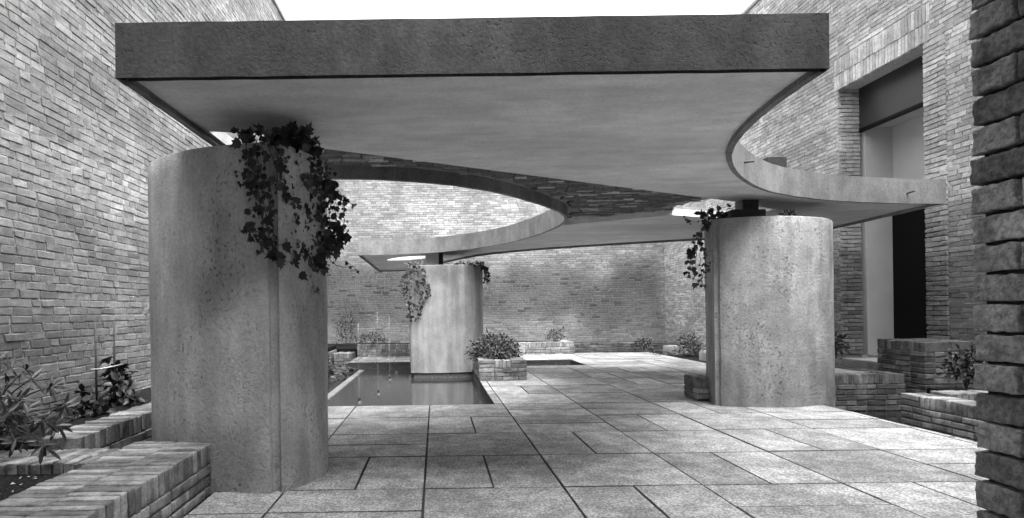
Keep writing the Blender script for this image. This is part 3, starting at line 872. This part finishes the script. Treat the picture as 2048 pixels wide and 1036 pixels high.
bed = box('soil', 5.465, 6.8, 9.65, 15.98, -.6, -.0, M['soil'], None); tag(bed, 'planting strip below the right wall', None, None, 'structure')
bed = box('soil', 3.5, 6.8, 16.955, 18.48, -.6, .15, M['soil'], None); tag(bed, 'raised soil behind the dark low wall', None, None, 'structure')
s1 = box('stone_block', 5.62, 6.1, 15.0, 15.4, -.05, .2, M['concrete_plain'], None, .02); tag(s1, 'pale low stone block between two bushes at the right wall', 'block')
s2 = box('stone_block', 5.62, 6.1, 12.7, 13.3, -.05, .2, M['concrete_plain'], None, .02); tag(s2, 'pale low stone block partly hidden by the right column', 'block')
cp = planter('brick_planter', (1.06, 10.5, 0), 'small square brick planter beside the farthest column, a clipped bush in it')
low_wall(cp, M['brick_lowpale'], .68, 1.44, 9.9, 10.15, 0, 3, False, True, (0, 1))
low_wall(cp, M['brick_lowpale'], .68, .93, 10.16, 11.75, 0, 3, False, True)
low_wall(cp, M['brick_lowpale'], 1.19, 1.44, 10.16, 11.75, 0, 3, False, True)
bed = box('soil', .935, 1.185, 10.155, 11.75, -.012, .26, M['soil'], None); tag(bed, 'soil inside the small planter', None, None, 'structure')
lb = planter('brick_block', (3.3, 7.6, 0), 'small dark brick block against the left side of the right column', 'brick block')
low_wall(lb, M['brick_low'], 3.12, 3.5, 7.44, 7.84, .02, 2, False, True, (), 'x')
dw = planter('brick_planter', (5.2, 7.9, 0), 'broad low brick platform right of the right column, below the doorway', 'platform')
low_wall(dw, M['brick_lowdark'], 4.5, 5.86, 7.75, 8.0, -.2, 5)
low_wall(dw, M['brick_lowdark'], 5.61, 5.86, 8.01, 9.38, -.2, 5)
box('top_slab', 4.5, 5.6, 8.01, 9.38, -.3, .25, M['concrete_plain'], dw)
cw = planter('brick_block', (6.3, 8, 0), 'tall stepped brick block in front of the doorway', 'brick block')
low_wall(cw, M['brick_lowdark'], 6.0, 6.6, 7.62, 8.45, -.2, 11, False, True, (), 'y')
bw_ = planter('brick_planter', (5.2, 5.5, 0), 'low brick planter wall with sunlit top beside the dark entrance pier')
low_wall(bw_, M['brick_low'], 5.05, 5.31, 3.6, 6.76, -.23, 4, True, True, (1,))
low_wall(bw_, M['brick_lowpale'], 5.32, 6.8, 6.42, 6.7, -.2, 4)
bed = box('soil', 5.315, 6.8, 3.6, 6.41, -.6, .02, M['soil'], None); tag(bed, 'soil in the right hand planter', None, None, 'structure')
bed = box('soil', 6.0, 6.8, 6.72, 7.6, -.6, .1, M['soil'], None); tag(bed, 'soil below the stepped brick block', None, None, 'structure')

# ------------------------------------------------------------------ plants
def leaf_mesh(kind, fold=.18):
    if kind == 'ivy':
        P = [(0, -.5), (.22, -.46), (.5, -.2), (.34, -.02), (.4, .2), (.17, .16), (0, .56), (-.17, .16), (-.4, .2), (-.34, -.02), (-.5, -.2), (-.22, -.46)]
    elif kind == 'long':
        P = [(0, -.5), (.07, -.3), (.12, 0), (.095, .28), (0, .5), (-.095, .28), (-.12, 0), (-.07, -.3)]
    else:
        P = [(0, -.5), (.2, -.28), (.28, 0), (.18, .3), (0, .5), (-.18, .3), (-.28, 0), (-.2, -.28)]
    return P
def leaf_me(kind, mat, fold, curl):
    P = leaf_mesh(kind); vs = [(x, y, abs(x) * fold - curl * (y + .5) ** 2) for x, y in P] + [(0, 0, -curl * .25)]
    c = len(P)
    me = mesh('leaf', vs, [(c, i, (i+1) % c) for i in range(c)], True); me.materials.append(mat); return me
def leaf_frame(p, direction, normal, size):
    d = Vector(direction).normalized(); n = Vector(normal); n = (n - d * n.dot(d))
    n = n.normalized() if n.length > 1e-4 else d.orthogonal().normalized()
    x = d.cross(n); m = Matrix(((x.x, d.x, n.x, p[0]), (x.y, d.y, n.y, p[1]), (x.z, d.z, n.z, p[2]), (0, 0, 0, 1)))
    return m @ Matrix.Diagonal((size, size, size, 1)) @ Matrix.Translation((0, .5, 0))
def scatter(root, frames, kind, mat, npart=300, name='leaf', stuffname='small_leaves', variants=5):
    """the largest leaves are objects, the rest one mesh"""
    tm = [leaf_me(kind, mat, random.uniform(.1, .5), random.uniform(.05, .4)) for _ in range(variants)]
    frames = sorted(frames, key=lambda m: -m.to_scale().x)
    for m in frames[:npart]:
        o = link(name, random.choice(tm), None, root); o.matrix_basis = m
    rest = frames[npart:]
    if rest:
        V, Fc, T = [], [], []
        for m in rest:
            t = random.choice(tm); b = len(V); r = random.random()
            for v in t.vertices: V.append(m @ v.co); T.append(r)
            for p in t.polygons: Fc.append([b + i for i in p.vertices])
        me = mesh(stuffname, V, Fc, True); a = me.attributes.new('tone', 'FLOAT', 'POINT'); a.data.foreach_set('value', T)
        o = link(stuffname, me, mat, root); o['kind'] = 'stuff'
def rv(s=1): return Vector((random.gauss(0, s), random.gauss(0, s), random.gauss(0, s)))
def ivy(label, strands, outn, size, loc, dens, rim=None, npart=300, stem_r=.0028):
    root = empty('ivy', loc, label, 'ivy', 'ivy on the columns')
    frames = []; bm = bmesh.new()
    for si, pts in enumerate(strands):
        q = catmull(pts, 6); ds = dens * random.uniform(.6, 1.35) * (.35 if len(pts) == 5 and pts[-1].x > -.6 else 1)
        q = [p + rv(.006) for p in q]
        tube_bm(bm, q, stem_r, 4)
        L = sum((b - a).length for a, b in zip(q, q[1:])); n = max(2, int(L * ds))
        for i in range(n):
            t = random.random(); t = t ** .85
            f = t * (len(q) - 1); k = min(int(f), len(q) - 2); p = q[k].lerp(q[k+1], f - k)
            n0 = outn(p); off = n0 * abs(random.gauss(.0, .022)) + Vector((random.gauss(0, .021), random.gauss(0, .012), random.gauss(0, .02)))
            s = size * random.choice((.4, .5, .6, .6, .75, .75, .9, 1.1, 1.5)) * random.uniform(.85, 1.15)
            d = Vector((random.gauss(0, .55), random.gauss(0, .3), -1 + random.gauss(0, .45)))
            frames.append(leaf_frame(p + off * (size / .05), d, n0 + rv(.4), s))
            if random.random() < .35: tube_bm(bm, [p, p + off * (size / .05)], stem_r * .6, 3)
    for m in (rim or []): frames.append(m)
    link('stem', bm_mesh('stem', bm), M['stem'], root)
    scatter(root, frames, 'ivy', M['ivy'], npart)
    return root
# nearest column: front face, right shoulder and free-hanging sprays beyond it
def surfY(x):            # distance of the column face for a photo column x
    if x < 540: return 3.84 + max(0, (500 - x)) * .0009
    if x < 650: return 3.84 + (x - 540) / 110 * .52
    return 4.36
def strand(pts): return [at(x, y, surfY(x) - .03 if i else surfY(x) + .02) for i, (x, y) in enumerate(pts)]
SL = [[(490, 283), (500, 330), (512, 380), (521, 430), (534, 500)], [(505, 284), (523, 350), (530, 420), (545, 500), (560, 520)], [(520, 284), (532, 340), (540, 420), (556, 505), (577, 530)],
      [(535, 284), (555, 345), (572, 420), (584, 500)], [(548, 284), (560, 320), (575, 400), (590, 470)], [(565, 286), (588, 330), (600, 400), (612, 480), (618, 520)], [(580, 287), (600, 350), (606, 430), (600, 500), (612, 550)],
      [(590, 288), (612, 350), (622, 420), (630, 500), (622, 530)], [(600, 290), (622, 330), (630, 400), (636, 470), (640, 535)], [(610, 293), (630, 340), (640, 400), (648, 460), (648, 520)], [(618, 297), (638, 340), (652, 400), (655, 470), (650, 500)],
      [(625, 300), (648, 350), (660, 400), (658, 460), (664, 500)], [(630, 304), (655, 360), (672, 410), (668, 470), (672, 500)], [(632, 306), (660, 355), (684, 395), (688, 440), (682, 480)],
      [(640, 480), (655, 510), (672, 532), (700, 534), (718, 545)], [(560, 500), (590, 545), (610, 570), (640, 585)], [(520, 430), (505, 420), (495, 430)], [(505, 330), (495, 340), (488, 350), (487, 372)], [(545, 470), (600, 500), (635, 520)],
      [(560, 495), (600, 515), (640, 525)], [(570, 510), (605, 500), (640, 490)], [(590, 300), (610, 325), (625, 355), (645, 400)], [(575, 310), (598, 400), (615, 470)], [(560, 300), (585, 380), (590, 450), (606, 520)], [(572, 480), (600, 490), (625, 530), (640, 515)], [(585, 470), (608, 515), (622, 545)], [(600, 470), (625, 500), (640, 530)], [(575, 320), (580, 370), (600, 440)], [(530, 480), (512, 462), (500, 455), (498, 475)]]
def nL(p):
    return Vector((-.05 if p.x < -1 else .55, -1, .15)).normalized()
rimL = []
for i in range(115):
    x = random.choice((random.uniform(468, 610), random.uniform(580, 632)))
    y0 = 272 + max(0, x - 590) * .55
    p = at(x, random.gauss(y0, 7), surfY(x) + random.uniform(-.04, .2))
    rimL.append(leaf_frame(p, rv(1) + Vector((0, -.6, -.3)), Vector((0, -1, .6)) + rv(.4), random.uniform(.04, .095)))
ivy('ivy spilling over the nearest column in long hanging strands', [strand(s) for s in SL], nL, 0.05, (-.95, 4.0, 2.19), 52, rimL)
# right column
def at7(pts, Y): return [at(x, y, Y) for x, y in pts]
SR = [at7(s, 7.12) for s in ([(1440, 430), (1415, 440), (1398, 470), (1392, 520), (1388, 560)], [(1430, 430), (1405, 445), (1400, 500), (1404, 560), (1410, 575)], [(1445, 428), (1410, 450), (1385, 500), (1378, 550)], [(1420, 436), (1400, 480), (1412, 530), (1395, 568)],
      [(1448, 433), (1450, 455), (1446, 490), (1440, 510)], [(1446, 480), (1436, 515), (1416, 525), (1400, 530)], [(1410, 505), (1428, 500), (1443, 505)], [(1395, 490), (1380, 505), (1373, 530)], [(1412, 440), (1385, 445), (1372, 438)])]
rimR = []
for i in range(40):
    x = random.uniform(1398, 1470); p = at(x, random.gauss(430 - (x - 1398) * .12, 4), random.uniform(7.1, 7.4))
    rimR.append(leaf_frame(p, rv(1), Vector((0, -1, .6)) + rv(.4), random.uniform(.05, .09)))
ivy('ivy trailing down the left edge of the right column', SR, lambda p: Vector((-.3, -1, .2)).normalized(), .056, (3.2, 7.1, 2.12), 34, rimR)
# farthest column
SB = [at7(s, 11.78) for s in ([(835, 532), (815, 545), (808, 580), (812, 610)], [(830, 532), (812, 560), (818, 600), (822, 640)], [(840, 532), (822, 560), (830, 590), (826, 625), (820, 630)], [(845, 533), (835, 562), (842, 590), (832, 620)], [(848, 534), (848, 560), (856, 570), (858, 585), (846, 605), (840, 630), (832, 640)], [(825, 540), (806, 556), (803, 585)], [(825, 560), (845, 568), (860, 572)])]
rimB = []
for i in range(60):
    x = random.uniform(812, 850); p = at(x, random.gauss(529, 4), random.uniform(11.8, 12.3)); rimB.append(leaf_frame(p, rv(1), rv(.5) + Vector((0, -1, .5)), random.uniform(.035, .07)))
ivy('small-leaved ivy down the left side of the farthest column', SB, lambda p: Vector((-.2, -1, .2)).normalized(), .05, (-.4, 11.9, 2.0), 62, rimB, 120)
SB2 = [at7(s, 12.35) for s in ([(950, 532), (968, 535), (974, 550), (972, 562)], [(955, 531), (971, 538), (977, 550), (975, 565)], [(945, 531), (965, 532), (970, 545), (968, 558)])]
rimB = []
for i in range(70):
    x = random.uniform(905, 968); p = at(x, random.gauss(528, 2.5), random.uniform(11.95, 12.4)); rimB.append(leaf_frame(p, rv(1), rv(.5) + Vector((0, -1, .5)), random.uniform(.03, .06)))
ivy('tuft of ivy along the top and right edge of the farthest column', SB2, lambda p: Vector((.4, -1, .2)).normalized(), .045, (.8, 12.3, 2.0), 90, rimB, 100)

def stemmy_shrub(label, loc, tips, leafsize, kind, mat, per=9, group='shrubs in the brick beds', cat='shrub', name='shrub', spread=.5, npart=300):
    root = empty(name, loc, label, cat, group); bm = bmesh.new(); frames = []
    for tp in tips:
        a = Vector(loc); b = Vector(tp); m = a.lerp(b, .5) + Vector((0, 0, .12 * (b - a).length)) + rv(.03)
        q = catmull([a, m, b], 6); tube_bm(bm, q, .008, 5, .003)
        d = (b - m).normalized()
        for cl in range(3):
            base = b if cl == 0 else q[int(len(q) * (.78 - .2 * cl))] + rv(.07)
            if cl: tube_bm(bm, [q[int(len(q) * (.70 - .2 * cl))], base], .003, 4)
            for i in range(per):
                ang = i / per * 6.28 + random.uniform(-.3, .3)
                side = d.orthogonal().normalized(); oth = d.cross(side)
                dr = (side * math.cos(ang) + oth * math.sin(ang)) * random.uniform(.6, 1.1) + d * random.uniform(.1, .8) + Vector((0, 0, -.15)) + rv(.12)
                frames.append(leaf_frame(base + rv(.006), dr, Vector((0, 0, 1)) + d + rv(.2), leafsize * random.uniform(.65, 1.2)))
    link('stem', bm_mesh('stem', bm, True), M['stem'], root)
    scatter(root, frames, kind, mat, npart)
    return root
tips = [at(x, y, Y) for x, y, Y in [(20, 735, 3.9), (60, 760, 3.75), (100, 775, 3.8), (128, 812, 3.7), (40, 800, 3.6), (85, 840, 3.6), (10, 830, 3.55), (60, 870, 3.5), (88, 893, 3.45), (-20, 770, 3.7), (-40, 850, 3.5), (0, 720, 4.05), (110, 850, 3.75), (30, 880, 3.45), (50, 740, 4.1)]]
stemmy_shrub('long-leaved evergreen shrub spreading in from the left edge', (-2.95, 3.95, .3), tips, .095, 'long', M['leaf'], 11)
# leafy climber tied to two canes
cl = empty('cane_support', (-2.95, 5.7, .3), 'two bare bamboo canes with a pale tie standing against the left wall', 'plant support')
tube('cane', [at(190, 643, 5.56), at(192, 720, 5.56), at(194, 812, 5.54)], .0095, M['bamboo'], cl); tube('cane', [at(228, 643, 5.87), at(228.5, 700, 5.87), at(229, 790, 5.85)], .0085, M['bamboo'], cl)
tube('tie', [at(181, 739, 5.5), at(200, 738, 5.58), at(224, 733, 5.8), at(248, 728, 5.85)], .006, M['tie'], cl)
tips = [at(x, y, Y) for x, y, Y in [(212, 722, 5.9), (235, 735, 5.9), (215, 745, 5.8), (250, 752, 5.8), (235, 770, 5.7), (262, 775, 5.7), (220, 785, 5.6), (245, 795, 5.6), (270, 800, 5.6), (285, 805, 5.7), (205, 808, 5.5), (228, 760, 5.85), (245, 740, 5.95)]]
stemmy_shrub('leafy young climber growing between the two canes', (-2.88, 5.8, .3), tips, .085, 'broad', M['leaf'], 9)
tips = [at(x, y, Y) for x, y, Y in [(150, 820, 5.0), (170, 812, 5.1), (185, 818, 5.15), (205, 815, 5.2), (140, 832, 4.8), (165, 828, 4.95)]]
stemmy_shrub('low leafy ground plant at the foot of the canes', (-2.85, 5.05, .28), tips, .075, 'broad', M['leaf'], 7, 'shrubs in the brick beds', 'plant', 'bed_plant')

def bush(label, c, r, n, size, mat=None, cat='bush', kind='broad', group='bushes in the courtyard', lean=0, npart=120):
    root = empty('bush', (c[0], c[1], c[2] - r[2] * .9), label, cat, group); fr = []; bm = bmesh.new()
    o = Vector((c[0] * 2, c[1], 3))
    for i in range(7):
        d = Vector((random.gauss(0, .5), random.gauss(0, .5), 1)).normalized()
        tube_bm(bm, [Vector(c) - Vector((0, 0, r[2])), Vector(c) + Vector((d.x * r[0], d.y * r[1], d.z * r[2])) * .6], .006, 4, .002)
    while len(fr) < n:
        d = rv(1).normalized(); rad = (random.random() ** .4) * (1 + .55 * mnoise.noise(d * 2.3 + o))
        if d.z < -.55: continue
        p = Vector(c) + Vector((d.x * r[0], d.y * r[1], d.z * r[2])) * rad
        fr.append(leaf_frame(p, d + rv(.6), Vector((0, 0, 1)) + d + rv(.5), size * random.uniform(.6, 1.3)))
    link('stem', bm_mesh('stem', bm), M['stem'], root); scatter(root, fr, kind, mat or M['leaf_mid'], npart, 'leaf', 'foliage')
    return root
bush('dense rounded bush filling the small brick planter by the farthest column', (.98, 10.75, .42), (.42, .62, .27), 3800, .045)
bush('small loose bush behind the long pale planter', tuple(at(1110, 672, 16.6)), (.27, .25, .2), 420, .045)
bush('round dark bush at the far end of the paving', tuple(at(1287, 692, 16.3)), (.3, .26, .2), 620, .05)
bush('taller bush beside the right wall, left of the right column', tuple(at(1378, 692, 14.3)), (.28, .3, .28), 700, .05)
bush('low creeping plant along the paving edge at the far right', tuple(at(1345, 709, 15.0)), (.5, .5, .1), 300, .06)
bush('dark leafy bush between stepped block and entrance pier', tuple(at(1932, 738, 7.1)), (.24, .2, .24), 500, .055, M['leaf'])
bush('sprawling climber in the far left corner behind the jets', tuple(at(690, 662, 17.4)), (.32, .25, .62), 700, .05)
bush('low dark shrub behind the planter left of the farthest column', tuple(at(745, 678, 17.2)), (.5, .3, .22), 400, .05)
bush('tiny tuft of weeds on top of the right column', tuple(at(1580, 428, 7.15)), (.09, .08, .04), 110, .03)
bush('wispy weeds beside the right column near the door jamb', tuple(at(1672, 690, 9.2)), (.12, .12, .2), 110, .06)
# lilies
lp = empty('water_lilies', (-2.15, 12.5, -.15), 'clump of lily leaves floating on the dark pond by the kerb', 'water plants')
fr = []
for i in range(130):
    x, y = random.uniform(-2.45, -1.8), random.triangular(11.5, 15.0, 13.6)
    fr.append(leaf_frame(Vector((x, y, -.145 + random.uniform(0, .07))), Vector((random.gauss(0, 1), random.gauss(0, 1), .1)), Vector((0, -.2, 1)) + rv(.25), random.uniform(.07, .15)))
scatter(lp, fr, 'broad', M['leaf_mid'], 130)

# ------------------------------------------------------------------ fountain jets
def jet(x, Y, top, label):
    root = empty('fountain_jet', (x, Y, -.15), label, 'fountain jet', 'fountain jets in the pool')
    tube('water_stream', [(x + random.gauss(0, .002), Y, -.13 + (top + .1) * i / 8) for i in range(9)], .0035, M['jet'], root, 6)
    bm = bmesh.new()
    for i in range(60):
        t = random.random() ** 2; z = top - t * .22
        p = Vector((x + random.gauss(0, .006 + .008 * t), Y + random.gauss(0, .006), z)); s = random.uniform(.002, .0045)
        bmesh.ops.create_icosphere(bm, subdivisions=1, radius=s, matrix=Matrix.Translation(p) @ Matrix.Diagonal((1, 1, 2.2, 1)))
    link('spray', bm_mesh('spray', bm, True), M['jet'], root)
    bm = bmesh.new(); bmesh.ops.create_cone(bm, cap_ends=True, segments=16, radius1=.06, radius2=.035, depth=.03, matrix=Matrix.Translation((x, Y, -.14)))
    bmesh.ops.create_cone(bm, cap_ends=True, segments=10, radius1=.02, radius2=.014, depth=.06, matrix=Matrix.Translation((x, Y, -.11)))
    link('nozzle', bm_mesh('nozzle', bm), M['steel'], root)
jet(-1.1, 8.75, .96, 'shortest, nearest of the water jets, left of the others')
jet(-.91, 9.6, 1.12, 'tallest water jet rising from a floating nozzle mid-pool')
jet(-.88, 11.6, 1.05, 'faint farther water jet just left of the farthest column')
bm = bmesh.new(); bmesh.ops.create_cone(bm, cap_ends=True, segments=16, radius1=.06, radius2=.035, depth=.04, matrix=Matrix.Translation((-.85, 13.0, -.135)))
nz = link('fountain_nozzle', bm_mesh('fountain_nozzle', bm), M['steel']); tag(nz, 'dry dark nozzle floating farthest back in the pool', 'nozzle')
